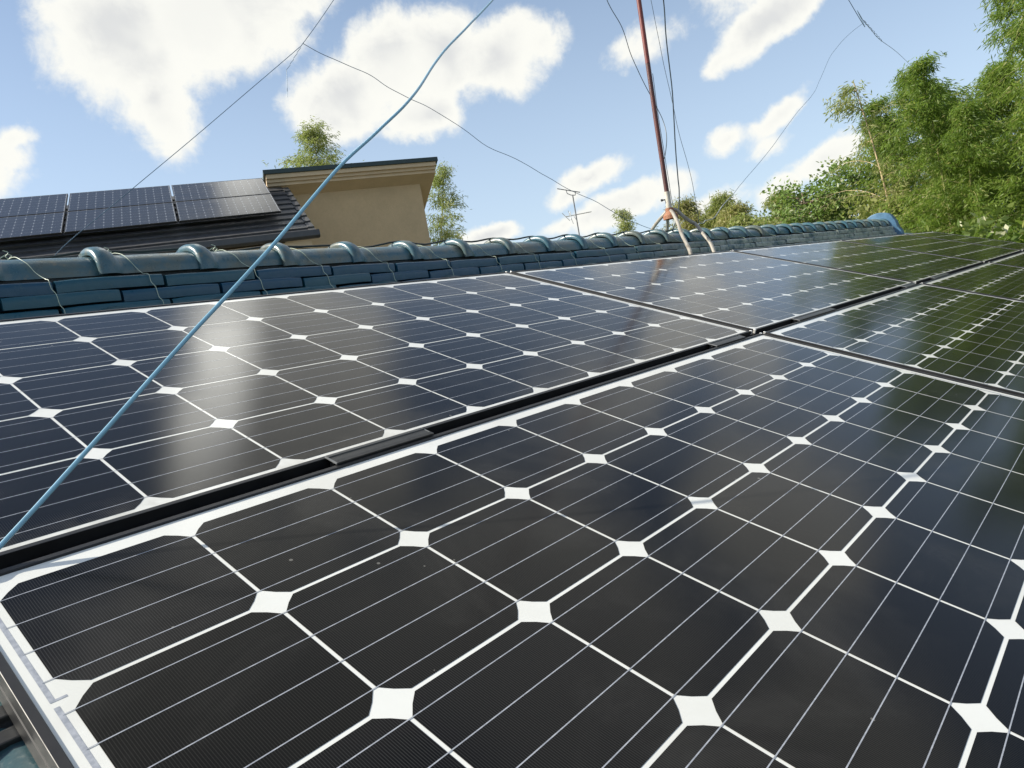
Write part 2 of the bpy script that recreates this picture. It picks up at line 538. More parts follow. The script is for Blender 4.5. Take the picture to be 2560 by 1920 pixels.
def roofside(mb, sgn):
    top_y = RIDGE_Y
    top_z = slope(0, RIDGE_Y / CT, tile_n)[2]
    ncol = int((RX1 - RX0) / TW)
    for r in range(19):
        s0, s1 = r * TL, (r + 1) * TL + 0.03
        for c in range(ncol):
            seg = 10
            rows = []
            for s, lift in ((s0, 0.004), (s1, 0.030)):
                line = []
                for k in range(seg + 1):
                    t = k / seg
                    x = RX0 + (c + t) * TW
                    wv_ = 0.022 * math.cos(2 * math.pi * (t - 0.82)) if t > 0.45 else 0.022 * math.cos(2 * math.pi * (0.45 - 0.82)) - 0.006 * math.sin(math.pi * t / 0.45)
                    y = top_y - sgn * s * CT
                    line.append(Vector((x, y, top_z - s * ST + lift + wv_)))
                rows.append(line)
            rows.append([p + Vector((0, sgn * 0.004, -0.022)) for p in rows[1]])
            b0 = len(mb.v)
            for ln_ in rows:
                mb.v += [tuple(p) for p in ln_]
            w = seg + 1
            for a in range(2):
                for k in range(seg):
                    mb.f.append((b0 + a * w + k, b0 + a * w + k + 1, b0 + (a + 1) * w + k + 1, b0 + (a + 1) * w + k))


roofside(bm, 1)
roofside(bm, -1)
roof = own(bm.build("roof", M_FIELD, house, smooth=True, angle=50))
w_ = MB()
ez = slope(0, -3.9)[2] - 0.25
w_.box(RX0 + .5, RX1 - .5, -3.4, 4.1, 0, ez - 0.05)
own(w_.build("wall", M_HOUSEWALL, house))


def sag(x):
    pts = [(-2, .010), (0.5, 0), (1.8, -.017), (3.4, -.010), (7.3, .010), (9, .01)]
    for (a, b), (c, d) in zip(pts, pts[1:]):
        if x <= c:
            t = (x - a) / (c - a)
            t = t * t * (3 - 2 * t)
            return b + (d - b) * t
    return .01


CP = 0.238
bed = MB()
for k in range(36):
    x0 = -1.25 + k * CP
    x1 = min(x0 + CP, 7.2)
    if x0 < 7.1:
        z = sag(x0)
        bed.box(x0, x1, RIDGE_Y - .066, RIDGE_Y + .066, 4.93 + z, 5.121 + z)
        bed.box(x0, x1, RIDGE_Y - .128, RIDGE_Y + .128, 4.90 + z, 5.022 + z)
bed_o = bed.build("ridge_bed", M_MORTAR, roof)


def noshi_mesh(w, dep, h, seed):
    rr = random.Random(seed)
    mb = MB()
    n = 6
    prof = [(-dep, 0.0), (-dep - .001, h * .5), (-dep, h - .0045), (-dep + .0035, h - .001), (-dep + .008, h), (dep - .008, h), (dep - .0035, h - .001), (dep, h - .0045), (dep + .001, h * .5), (dep, 0.0)]
    ph = rr.random() * 6
    rings = []
    for k in range(n + 1):
        x = w * k / n
        e = 0.0 if 0 < k < n else 0.003
        wob = .0007 * math.sin(ph + k * 1.1)
        rings.append([(x + (0.002 if k == 0 else -0.002 if k == n else 0), p * (1 - e * 8) + (wob if p < 0 else -wob), q * (1 - e * 12 * (q > h * .5)) + wob) for p, q in prof])
    m = len(prof)
    for r_ in rings:
        mb.v += r_
    for k in range(n):
        for j in range(m):
            a, b = k * m + j, k * m + (j + 1) % m
            mb.f.append((a, b, b + m, a + m))
    mb.f.append(tuple(range(m)))
    mb.f.append(tuple(reversed(range(n * m, n * m + m))))
    return mb


protos = {}
rnd = random.Random(3)
for row, (dep, zb, hgt, offx) in enumerate(((.115, 5.080, .0285, .41), (.125, 5.050, .0275, .30), (.135, 5.017, .0305, .405))):
    for var in range(3):
        protos[row, var] = None
    for k in range(-7, 29):
        x = offx + k * CP
        if x > 7.15 or x < -1.3:
            continue
        var = (k + row) % 3
        if protos[row, var] is None:
            o = noshi_mesh(CP - .004, dep, hgt, row * 10 + var).build("ridge_tile", M_NOSHI, roof, smooth=True, angle=45)
            protos[row, var] = o
        else:
            o = protos[row, var].copy()
            col.objects.link(o)
            o.parent = roof
        o.location = (x, RIDGE_Y + rnd.uniform(-.004, .004), zb + sag(x) + rnd.uniform(-.0012, .0012))
        o.rotation_euler = (rnd.uniform(-.01, .01), rnd.uniform(-.008, .008), rnd.uniform(-.012, .012))

# cap tiles: a low barrel with a raised socket collar at its near end
capm = MB()
prof = [(.012, .0760, .0575), (-.006, .0765, .0580), (-.0085, .0790, .0620), (-.0075, .0860, .0715), (-.002, .0905, .0775), (.007, .0915, .0783), (.018, .0915, .0780), (.028, .0880, .0735), (.036, .0830, .0670), (.042, .0770, .0597), (.050, .0742, .0563),
        (.065, .0735, .0556), (.13, .0735, .0555), (.19, .0730, .0552), (.242, .0720, .0545)]
seg = 20
for (x, hw, hh) in prof:
    for s in range(seg + 1):
        a = math.pi * (s / seg)
        cy, sz = math.cos(a), math.sin(a)
        capm.v.append((x, -hw * (abs(cy) ** .9) * (1 if cy > 0 else -1), hh * (sz ** .85)))
w = seg + 1
for k in range(len(prof) - 1):
    for s in range(seg):
        capm.f.append((k * w + s, k * w + s + 1, (k + 1) * w + s + 1, (k + 1) * w + s))
cap0 = None
for k in range(-7, 29):
    x = 0.522 + k * CP
    if x > 7.22 or x < -1.3:
        continue
    if cap0 is None:
        o = cap0 = capm.build("ridge_cap_tile", M_CAP, roof, smooth=True, angle=60)
    else:
        o = cap0.copy()
        col.objects.link(o)
        o.parent = roof
    o.location = (x, RIDGE_Y + rnd.uniform(-.004, .004), 5.1195 + sag(x) + rnd.uniform(-.0015, .0015))
    o.rotation_euler = (rnd.uniform(-.03, .03), rnd.uniform(-.008, .006), rnd.uniform(-.012, .012))

# end tile: an arched shield with flared shoulders closing the ridge
et = MB()
outer = [(-.19, 4.98), (-.175, 5.06), (-.15, 5.10), (-.14, 5.15)] + [(-.125 * math.cos(a), 5.165 + .085 * math.sin(a)) for a in [R(d) for d in range(8, 173, 12)]] + [(.14, 5.15), (.15, 5.10), (.175, 5.06), (.19, 4.98)]
et.prism([(y, z) for y, z in outer], 7.20, 7.30, lambda a, p, q: Vector((a, RIDGE_Y + p, q + .012)))
inner = [(p * .78, 5.05 + (q - 5.05) * .8) for p, q in outer]
et.prism(inner, 7.303, 7.335, lambda a, p, q: Vector((a, RIDGE_Y + p, q + .012)))
et.build("ridge_end_tile", M_ENDTILE, roof, smooth=True, bevel=.012)

# the wires that tie each cap tile down
for var in range(3):
    rr = random.Random(50 + var)
    t_ = MB()
    path = [(.0 + rr.uniform(-.012, .01), .05, .056), (-.004, .02, .0605), (0, -.012, .0602), (.004 + rr.uniform(-.008, .008), -.045, .050), (.008, -.066, .034), (.016, -.0785, .012), (.022 + rr.uniform(-.004, .008), -.1, -.006),
            (.026, -.117, -.0115), (.027, -.1195, -.03), (.031, -.129, -.045), (.033, -.1305, -.068), (.036, -.1395, -.08), (.036, -.1405, -.10)]
    t_.tube(spline(path, 4), .0008, 5)
    t_.tube(spline([(-.004, .02, .0605), (.003, .012, .068), (-.006, .018, .072), (-.016, .022, .066), (-.022, .03, .063)], 4), .0008, 5)
    t_.tube(spline([(-.002, .018, .061), (-.010, .010, .066), (-.004, .006, .074), (-.012, .012, .08)], 4), .0008, 5)
    first = None
    for k in range(-7, 29):
        if k % 3 != var:
            continue
        x = 0.358 + k * CP + random.Random(k).uniform(-.02, .02)
        if x > 7.1 or x < -1.2:
            continue
        if first is None:
            o = first = t_.build("tie_wire", M_TIE, roof, smooth=True)
        else:
            o = first.copy()
            col.objects.link(o)
            o.parent = roof
        o.location = (x, RIDGE_Y, 5.121 + sag(x))


# ------------------------------------------------------------------ solar panels
def panel_parts(root, nc, nr, pu, pv, cell_gap, chamfer, left, right, top, bottom, nbus, lip=.0070, ribbons=True, seed=1, cell_mat=None, sheet_mat=None):
    """cells from (0,0) to the right and down; margins reach the outer edge of the frame"""
    W, H = nc * pu, nr * pv
    x0, x1, y0, y1 = -left, W + right, -H - bottom, top
    rr = random.Random(seed)
    s = MB()
    s.quad((x0 + .006, y0 + .006, -.00025), (x1 - .006, y0 + .006, -.00025), (x1 - .006, y1 - .006, -.00025), (x0 + .006, y1 - .006, -.00025))
    s.build("backsheet", sheet_mat or M_SHEET, root)
    c = MB()
    g2 = cell_gap / 2
    for i in range(nc):
        for j in range(nr):
            a0, a1 = i * pu + g2, (i + 1) * pu - g2
            b0, b1 = -(j + 1) * pv + g2 * 1.15, -j * pv - g2 * 1.15
            tint = rr.uniform(.75, 1.3)
            pts = []
            bulge = chamfer * .035
            for (cx, cy, sx, sy, order) in ((a0, b0, 1, 1, 0), (a1, b0, -1, 1, 1), (a1, b1, -1, -1, 0), (a0, b1, 1, -1, 1)):
                p = [(cx, cy + sy * chamfer), (cx + sx * (chamfer * .5 - bulge), cy + sy * (chamfer * .5 - bulge)), (cx + sx * chamfer, cy)]
                pts += p if order == 0 else p[::-1]
            n0 = len(c.v)
            c.v += [(x, y, 0.0) for x, y in pts]
            c.f.append(tuple(range(n0, n0 + len(pts))))
            c.c += [(tint, tint, tint * rr.uniform(.97, 1.06), 1)] * len(pts)
    c.build("solar_cells", cell_mat or M_CELL, root)
    if nbus:
        b = MB()
        for j in range(nr):
            for k in range(nbus):
                yc = -j * pv - pv * (k + .5) / nbus
                b.quad((-.0055, yc - .00048, .0001), (W + .0045, yc - .00048, .0001), (W + .0045, yc + .00048, .0001), (-.0055, yc + .00048, .0001))
        b.build("busbars", M_RIBBON, root)
    if ribbons:
        for (ra, rb_) in ((0, 1), (1, 3), (3, 5)):
            ya, yb = -ra * pv - .010, -min(rb_, nr) * pv + (-.004 if ra == 0 else .012)
            rb = MB()
            rb.poly([(-.0078, yb, -.00008), (.0030, yb, -.00008), (.0030, yb + .0024, -.00008), (-.0042, yb + .0024, -.00008), (-.0042, ya, -.00008), (-.0078, ya, -.00008)])
            rb.build("ribbon", M_RIBBON, root)
        for (ra, rb_) in ((0, 2), (2, 4), (4, 5)):
            ya, yb = -ra * pv - .010, -min(rb_, nr) * pv + .010
            rb = MB()
            rb.quad((W + .0040, yb, -.00008), (W + .0080, yb, -.00008), (W + .0080, ya, -.00008), (W + .0040, ya, -.00008))
            rb.build("ribbon", M_RIBBON, root)
    # frame: one profile swept round the four sides with mitred corners
    pr = [(0.0, .0017), (.0004, .0020), (lip - .001, .0020), (lip, .0010), (lip, -.003), (.0022, -.004), (.0022, -.0305), (.004, -.032), (.0008, -.032), (0, -.0315), (0, -.016), (.0014, -.0155), (.0014, -.0125), (0, -.012)]
    f = MB()
    m = len(pr)
    for (sx, sy, cx, cy) in ((1, 1, x0, y0), (-1, 1, x1, y0), (-1, -1, x1, y1), (1, -1, x0, y1)):
        for d, nn in pr:
            f.v.append((cx + sx * d, cy + sy * d, nn))
    for k in range(4):
        for j in range(m):
            a, b_ = k * m + j, k * m + (j + 1) % m
            c_, d_ = ((k + 1) % 4) * m + (j + 1) % m, ((k + 1) % 4) * m + j
            f.f.append((a, b_, c_, d_))
    f.build("frame", M_FRAME, root)
    # bare cut ends at the mitres
    for (sx, sy, cx, cy) in ((1, -1, x0, y1), (-1, -1, x1, y1), (1, 1, x0, y0), (-1, 1, x1, y0)):
        k_ = MB()
        k_.box(-.0012, .0045, -.0012, .0045, -.0075, .0032, lambda x, y, z: (cx + sx * x, cy + sy * y, z))
        k_.build("frame_corner", M_CUT, root, bevel=.0008)


PU, PV = 0.159, 0.1577
COLP, ROWP = 1.6612, 0.8511
full_panel = empty("solar_panel", slope(0, 0), (TH, 0, 0))
panel_parts(full_panel, 10, 5, PU, PV, .0034, .0178, .0225, .028, .025, .0145, 4, seed=2)
half_panel = empty("solar_panel", slope(4 * COLP, 0), (TH, 0, 0))
panel_parts(half_panel, 6, 5, PU, PV, .0034, .0178, .0225, .028, .025, .0145, 4, seed=5)
LBL = {(0, 0): "black solar panel under the pale blue cable, against the ridge tiles",
       (1, 0): "black solar panel below the antenna mast, its reflection running down the glass",
       (2, 0): "upper row solar panel half reflecting sky, half trees, right of the mast feet",
       (3, 0): "upper row solar panel reflecting only green trees, beside the ridge end tile",
       (4, 0): "short solar panel at the far top corner of the array, before the bamboo",
       (0, 1): "largest nearest black solar panel filling the foreground with its left edge showing",
       (1, 1): "lower row solar panel at the right edge, blue near the cross gap and green beyond",
       (2, 1): "far lower row solar panel at the right edge, cut off by the frame, reflecting trees",
       (3, 1): "sliver of a solar panel at the right edge, lower row, farthest corner seen",
       (4, 1): "short solar panel of the lower row, just past the right edge"}
for j in (0, 1):
    for i in range(5):
        src = half_panel if i == 4 else full_panel
        if (i, j) in ((0, 0), (4, 0)):
            o = src
        else:
            o = copy_tree(src)
        o.location = slope(i * COLP, -j * ROWP)
        tag(o, LBL[i, j], "solar panel", "solar panels on the tiled roof")

# rails under the panels, and the short covers clamped in the gap between the rows
RAILS = [(-.10, "upper"), (-.62, "x"), (-.97, "x"), (-1.42, "x")]
rail0 = None
RLB = ["black mounting rail under the upper edge of the ridge side panels", "black mounting rail under the lower half of the upper panel row",
       "black rail end poking out under the left edge of the nearest panel", "black mounting rail under the lower half of the nearest panel"]
for (v, _), lb in zip(RAILS, RLB):
    if rail0 is None:
        r_ = MB()
        r_.prism([(-.02, -.034), (-.006, -.034), (-.006, -.040), (.006, -.040), (.006, -.034), (.02, -.034), (.02, -.062), (-.02, -.062)], -.045, 7.60, lambda a, p, q: Vector((a, p, q)))
        o = rail0 = r_.build("mounting_rail", M_RAIL, bevel=.0015)
    else:
        o = rail0.copy()
        col.objects.link(o)
    o.location = slope(0, v)
    o.rotation_euler = (TH, 0, 0)
    tag(o, lb, "rail", "rails under the panels")

cv0 = None
CVL = ["long flat black clamp cover on the row gap, nearest the camera", "flat black clamp cover in the row gap just left of the four panel crossing",
       "flat black clamp cover in the row gap just right of the four panel crossing", "clamp cover in the row gap before the second crossing",
       "farthest clamp cover in the row gap, past the second crossing"]
for (u0, ln_), lb in zip(((.357, .155), (1.375, .15), (1.885, .30), (3.05, .16), (3.55, .3)), CVL):
    o = empty("clamp_cover", slope(u0, -.8105), (TH, 0, 0))
    c_ = MB()
    c_.prism([(-.0165, .0026), (-.0165, .0050), (-.0105, .0056), (-.0095, .0044), (.0015, .0044), (.0025, .0056), (.0085, .0050), (.0085, .0026)], 0, ln_, lambda a, p, q: Vector((a, p, q)))
    c_.build("cover_plate", M_RAIL, o)
    c_ = MB()
    c_.box(.004, ln_ - .004, -.003, .0045, -.045, .0026)
    c_.build("clamp_web", M_RAIL, o)
    for xx in (-.0012, ln_):
        c_ = MB()
        c_.prism([(-.0160, .0027), (-.0160, .0048), (.008, .0048), (.008, .0027)], xx, xx + .0012, lambda a, p, q: Vector((a, p, q)))
        c_.build("cut_end", M_GREYTUBE, o)
    tag(o, lb, "clamp", "clamp covers in the gap between panel rows")

# ------------------------------------------------------------------ antenna mast on the ridge
mast = tag(empty("antenna_mast", (3.36, .36, 5.18)), "rusty red mast on four bent grey legs straddling the roof ridge", "mast")
MI = -Vector(mast.location)


def mpart(mb, name, mat, parent=mast, **kw):
    o = mb.build(name, mat, parent, **kw)
    if parent is mast:
        o.location = MI
    return o


p = MB()
p.tube([(3.362, .36, 5.375), (3.366, .36, 5.75), (3.374, .36, 6.05)], .0122, 14)
pole = mpart(p, "pole", M_RUSTPOLE, smooth=True)
p = MB()
p.tube([(3.374, .36, 6.051), (3.384, .36, 6.4), (3.39, .36, 7.6), (3.40, .36, 8.9)], .0122, 14)
mpart(p, "upper_pole", M_REDPOLE, smooth=True)['label'] = "brighter red upper pole"
p = MB()
p.tube([(3.358, .36, 5.262), (3.360, .36, 5.33), (3.362, .36, 5.385)], .0152, 16)
mpart(p, "base_pipe", M_BASEPIPE, smooth=True)
p = MB()
p.tube([(3.350, .370, 5.346), (3.338, .382, 5.346)], .0035, 8)
p.tube([(3.340, .380, 5.346), (3.334, .386, 5.346)], .0068, 6)
mpart(p, "bolt", M_BOLT)
p = MB()
pr_ = [(3.36 + .021 * math.cos(a), .36 + .021 * math.sin(a)) for a in [2 * math.pi * k / 16 for k in range(16)]]
pr2 = [(3.36 + .034 * math.cos(a), .36 + .040 * math.sin(a)) for a in [2 * math.pi * k / 16 for k in range(16)]]
for k in range(16):
    m_ = (k + 1) % 16
    rings_ = [[(pr_[q][0], pr_[q][1], 5.300) for q in (k, m_)], [(pr_[q][0], pr_[q][1], 5.283) for q in (k, m_)], [(pr2[q][0], pr2[q][1], 5.262) for q in (k, m_)], [(pr2[q][0], pr2[q][1], 5.243) for q in (k, m_)]]
    for a_, b_ in zip(rings_, rings_[1:]):
        p.quad(a_[0], a_[1], b_[1], b_[0])
mpart(p, "bracket", M_RUST, smooth=True, angle=50)
LEGS = [
    [(3.352, .352, 5.288), (3.338, .332, 5.268), (3.300, .300, 5.232), (3.272, .278, 5.208), (3.210, .235, 5.145), (3.150, .185, 5.085), (3.108, .150, 5.040), (3.085, .135, 4.985)],
    [(3.372, .352, 5.292), (3.392, .335, 5.282), (3.419, .312, 5.240), (3.450, .290, 5.208), (3.471, .280, 5.194), (3.430, .225, 5.130), (3.390, .175, 5.075), (3.350, .135, 4.985)],
    [(3.350, .374, 5.284), (3.352, .400, 5.268), (3.372, .440, 5.252), (3.405, .480, 5.240), (3.440, .520, 5.226), (3.475, .560, 5.205), (3.52, .600, 5.120), (3.54, .640, 5.00)],
    [(3.372, .372, 5.284), (3.400, .400, 5.268), (3.450, .430, 5.258), (3.520, .470, 5.245), (3.600, .520, 5.225), (3.650, .560, 5.190), (3.68, .600, 5.110), (3.69, .640, 5.00)],
]
for i, L_ in enumerate(LEGS):
    p = MB()
    pts = spline(L_, 4)
    n_ = len(pts)
    p.tube(pts, [.0090 if k < n_ - 8 else .0098 for k in range(n_)], 10)
    mpart(p, "leg", M_LEG, smooth=True)
p = MB()
for dz in (0, .008, .016):
    a_ = [(3.292 + .0125 * math.cos(q) - dz * .6, .296 + .0125 * math.sin(q) - dz * .5, 5.222 - dz + .004 * math.sin(q)) for q in [2 * math.pi * k / 12 for k in range(13)]]
    p.tube(a_, .0014, 5)
mpart(p, "wire_wrap", M_GALVWIRE, smooth=True)


def wire(name, pts, rad, mat, label, cat="wire", n=6, seg=6, wob=0.0, group=None, seed=0):
    pts = spline(pts, n)
    if wob:
        pts = [q + Vector((mnoise.noise(q * 9 + Vector((seed, 0, 0))), mnoise.noise(q * 9 + Vector((0, seed, 5))), mnoise.noise(q * 9 + Vector((7, 0, seed))))) * wob for q in pts]
    mb = MB()
    mb.tube(pts, rad, seg)
    return tag(mb.build(name, mat, smooth=True), label, cat, group)


wire("blue_cable", [(-.16, -.80, 4.640), (-.06, -.785, 4.690), (-.005, -.776, 4.716), (.021, -.762, 4.731), (.111, -.752, 4.798), (.216, -.752, 4.882), (.345, -.745, 4.980), (.473, -.725, 5.080), (.583, -.695, 5.152),
                    (.698, -.659, 5.226), (.899, -.558, 5.369), (1.244, -.416, 5.596), (1.367, -.375, 5.691), (1.9, -.14, 6.2), (3.3, .33, 7.6)], .0022, M_BLUECABLE,
     "thick pale blue cable slanting up across the panels from lower left", "cable", 8, 10, .0012)
SA = [(.775, 1.51, 5.30), (.807, 1.495, 5.394), (1.035, 1.43, 5.574), (1.34, 1.36, 5.807), (1.584, 1.29, 5.998), (1.827, 1.194, 6.19), (1.857, 1.18, 6.217), (1.956, 1.162, 6.326), (2.051, 1.14, 6.438), (2.144, 1.12, 6.55), (2.24, 1.06, 6.70), (2.45, .94, 7.04), (2.75, .76, 7.52), (3.36, .40, 8.5)]
stay = tag(empty("stay_wire", SA[0]), "thin blue stay wire rising across the big left cloud to a twisted knot", "wire", "stay wires of the mast")
mb = MB()
mb.tube([q - Vector(SA[0]) for q in spline(SA, 5)], .0014, 6)
mb.build("wire_strand", M_STAY, stay, smooth=True)
mb = MB()
kn = [Vector((1.857, 1.18, 6.217)) + Vector((-.017 * k, .002 * k, -.021 * k)) * .35 + Vector((.004 * math.cos(k * 1.7), .004 * math.sin(k * 1.7), .003 * math.cos(k * 1.7))) for k in range(18)]
kn += [kn[-1] + Vector((-.004, .0, -.03)), kn[-1] + Vector((-.01, .002, -.07)), kn[-1] + Vector((-.02, .004, -.115))]
mb.tube([q - Vector(SA[0]) for q in kn], .0011, 5)
mb.build("twisted_knot", M_STAY, stay, smooth=True)
wire("tie_line", [(1.857, 1.18, 6.217), (1.925, 1.135, 6.163), (2.055, 1.12, 6.122), (2.154, 1.11, 6.093), (2.223, 1.086, 6.037), (2.333, 1.075, 5.996), (2.444, 1.055, 5.953), (2.6, 1.01, 5.851), (2.722, .98, 5.764), (2.859, .92, 5.691),
                  (3.012, .85, 5.584), (3.104, .78, 5.493), (3.219, .70, 5.411), (3.331, .635, 5.316), (3.42, .575, 5.255), (3.447, .535, 5.228)], .0014, M_STAY,
     "slack thin wire sagging from the knot over the tan house to the mast foot", "wire", 5, 6, .003, seed=3)
SB = [(3.40, .3, 8.6), (5.434, -.093, 6.612), (5.9, -.02, 6.665), (6.43, .076, 6.731), (7.1, .186, 6.823), (7.912, .318, 6.934), (10.365, .694, 7.331), (14.776, 1.388, 7.994), (16.259, 1.598, 8.165)]
stay2 = tag(empty("stay_wire", SB[1]), "taut wire running down at the top right into the bamboo", "wire", "stay wires of the mast")
mb = MB()
mb.tube([q - Vector(SB[1]) for q in spline(SB, 8)], .0023, 6)
mb.build("wire_strand", M_STAY, stay2, smooth=True)
mb = MB()
kn = []
for k in range(26):
    t = k / 25
    b_ = Vector((6.43, .076, 6.731)).lerp(Vector((8.2, .364, 6.980)), t)
    kn.append(b_ + Vector((0, .008 * math.cos(k * 1.8), .008 * math.sin(k * 1.8))) - Vector(SB[1]))
mb.tube(kn, .0018, 5)
mb.build("twisted_knot", M_STAY, stay2, smooth=True)
wire("tie_line", [(6.437, .07, 6.722), (6.137, .131, 6.582), (5.848, .183, 6.409), (5.574, .206, 6.193), (5.387, .208, 6.072), (5.089, .236, 5.921), (4.672, .30, 5.658), (4.354, .35, 5.479), (4.132, .36, 5.370), (4.021, .37, 5.317)], .0013, M_STAY,
     "slack thin wire curving down from the top right toward the mast legs", "wire", 6, 6, .0018, seed=9)
wire("galvanised_wire", [(4.132, .36, 5.370), (4.021, .37, 5.317), (3.909, .38, 5.250), (3.80, .38, 5.235), (3.66, .33, 5.21), (3.53, .29, 5.20), (3.475, .275, 5.185)], .0024, M_GALVWIRE,
     "twisted pale wire end made fast to the right mast leg", "wire", 6, 6, .0018, seed=4)
wire("loop_wire", [(3.22, .5, 6.7), (3.300, .50, 6.436), (3.381, .48, 6.286), (3.436, .48, 6.138), (3.492, .46, 5.993), (3.540, .44, 5.878), (3.555, .42, 5.792), (3.53, .40, 5.70), (3.46, .385, 5.60), (3.385, .374, 5.53)], .0022, M_DARKWIRE,
     "dark wire bowing down to meet the mast on its left", "wire", 6, 6, .0018, seed=5)
wire("feeder_cable", [(3.43, .25, 6.6), (3.483, .274, 6.359), (3.534, .318, 6.173), (3.593, .361, 5.928), (3.631, .406, 5.695), (3.655, .436, 5.499), (3.663, .445, 5.424), (3.665, .466, 5.325), (3.664, .50, 5.25), (3.66, .53, 5.20), (3.66, .56, 5.12)], .0034, M_DARKWIRE,
     "thicker dark cable hanging just right of the mast down to the ridge", "cable", 6, 8, .0018, seed=6)
wire("hanging_wire", [(3.60, .44, 6.8), (3.699, .456, 6.482), (3.79, .488, 6.204), (3.86, .505, 5.956), (3.896, .512, 5.8), (3.949, .507, 5.556), (3.97, .51, 5.419), (4.025, .535, 5.328), (4.06, .55, 5.20)], .0015, M_DARKWIRE,
     "thinnest wire right of the mast, crossing behind the thicker cable", "wire", 6, 6, .0018, seed=7)
wire("pole_wire", [(3.395, .353, 6.0), (3.384, .352, 5.75), (3.382, .350, 5.5), (3.384, .352, 5.40), (3.386, .35, 5.33), (3.39, .345, 5.30)], .0016, M_DARKWIRE,
     "thin dark wire lying along the right side of the mast pole", "wire", 6, 6, .002, seed=8)
# black cable lying over the cap tiles
pts = []
for k in range(-6, 17):
    x = 0.522 + k * CP
    if x > 3.4:
        break
    high = 1.3 < x
    pts.append((x + .02, RIDGE_Y + (.012 if high else .035), 5.1995 + sag(x) - (0 if high else .004)))
    pts.append((x + .14, RIDGE_Y + (.015 if high else .045), 5.188 + sag(x) + random.Random(k).uniform(-.004, .006)))
pts += [(3.47, .46, 5.20), (3.60, .55, 5.17)]
wire("ridge_cable", pts, .0032, M_BLACKCABLE, "black cable lying along the top of the blue ridge tiles", "cable", 4, 8)
wire("ridge_line", [(x, RIDGE_Y + .05 + .004 * math.sin(x * 9), 5.186 + sag(x) + .008 * math.sin(x * 13)) for x in [-.5 + .1 * k for k in range(24)]], .0013, M_DARKWIRE, "fine wire strung behind the ridge caps at far left", "wire", 3, 5)

# ------------------------------------------------------------------ neighbour's house
HV = Vector((.9068, -.4216, 0)).normalized()
NV = Vector((-HV.y, HV.x, 0))
RT = Vector((7.301, 10.687, 8.351))
PHI = R(29.8)


def hp(a, b, z):
    q = RT + HV * a + NV * b
    return Vector((q.x, q.y, z))


nh = tag(empty("house", hp(1.0, 1.5, 0)), "tan stucco house with a charcoal roof and a tall flat fronted block", "house")
NI = -Vector(nh.location)


def npart(mb, name, mat, **kw):
    o = mb.build(name, mat, nh, **kw)
    o.location = NI
    return o


def on_roof(a, d, off=0.0):
    """a along the eaves, d down the slope from the top edge of the panels, off above the panel plane"""
    q = RT + HV * a + (-NV * math.cos(PHI) - Vector((0, 0, 1)) * math.sin(PHI)) * d + (-NV * math.sin(PHI) + Vector((0, 0, 1)) * math.cos(PHI)) * off
    return q


r_ = MB()
NC = 10
d0, d1 = -.10, 2.60
for k in range(NC):
    a0, a1 = d0 + (d1 - d0) * k / NC, d0 + (d1 - d0) * (k + 1) / NC
    v1 = .36
    r_.prism([(a0, -.225), (a1 + .02, -.195), (a1 + .022, -.228), (a0, -.26)], -9.0, v1 + .006 * (k % 2), lambda a, p, q: on_roof(a, p, q))
ridge_pt = on_roof(0, d0, -.225)
bz = (ridge_pt - RT).dot(NV)
r_.prism([(bz, ridge_pt.z), (bz + 3.6, ridge_pt.z - 2.0), (bz + 3.6, ridge_pt.z - 2.08), (bz, ridge_pt.z - .08)], -9.0, -.3, lambda a, b, z: hp(a, b, z))
npart(r_, "roof", M_SLATE)
e_ = MB()
for k in range(9):                                                 # verge cover tiles, stepping down the gable edge
    a0 = .02 + k * .295
    e_.prism([(a0, -.205), (a0 + .27, -.183), (a0 + .275, -.255), (a0, -.27)], .36, .47, lambda a, p, q: on_roof(a, p, q))
npart(e_, "verge_tiles", M_SLATE, bevel=.006)
e_ = MB()
ep = on_roof(0, d1 - .06, -.21)
eb, ezz = (ep - RT).dot(NV), ep.z
e_.prism([(eb - .10, ezz + .02), (eb - .11, ezz - .075), (eb - .07, ezz - .11), (eb + .02, ezz - .11), (eb + .02, ezz - .02), (eb - .08, ezz - .02)], -9.0, .50, lambda a, b, z: hp(a, b, z))
npart(e_, "gutter", M_GUTTER, bevel=.008)
e_ = MB()
e_.prism([(eb + .03, ezz - .13), (eb + .30, ezz - .13), (eb + .30, ezz - .40), (eb + .16, ezz - .40), (eb + .16, ezz - .30), (eb + .09, ezz - .30), (eb + .09, ezz - .22), (eb + .03, ezz - .22)], -9.0, .36, lambda a, b, z: hp(a, b, z))
npart(e_, "cornice", M_TRIM)
e_ = MB()
e_.prism([(eb + .31, 0), (3.6, 0), (3.6, 6.4), (bz, ridge_pt.z - .25), (eb + .31, ezz + .02)], -8.8, -.02, lambda a, b, z: hp(a, b, z))
e_.box(0, 3.19, .45, 4.2, 0, 6.3, lambda a, b, z: hp(a, b, z))
e_.prism([(.45, 6.3), (4.2, 6.3), (4.2, 6.45), (.45, 8.16)], 0.0, 3.19, lambda a, b, z: hp(a, b, z))
npart(e_, "wall", M_STUCCO)
SL = -.46
ZT = 8.50
e_ = MB()
e_.prism([(.0, ZT), (4.4, ZT + SL * 4.4), (4.4, ZT + SL * 4.4 - .06), (.03, ZT - .085), (-.005, ZT - .085)], .06, 3.52, lambda a, b, z: hp(a, b, z))
npart(e_, "coping", M_COPING, bevel=.006)
e_ = MB()
fas = [(.03, ZT - .088), (4.35, ZT + SL * 4.35 - .09), (4.35, ZT + SL * 4.35 - .16), (.15, ZT - .285), (.13, ZT - .285), (.13, ZT - .225), (.085, ZT - .225), (.085, ZT - .165), (.03, ZT - .165)]
e_.prism(fas, .10, 3.47, lambda a, b, z: hp(a, b, z))
npart(e_, "fascia", M_TRIM)
e_ = MB()
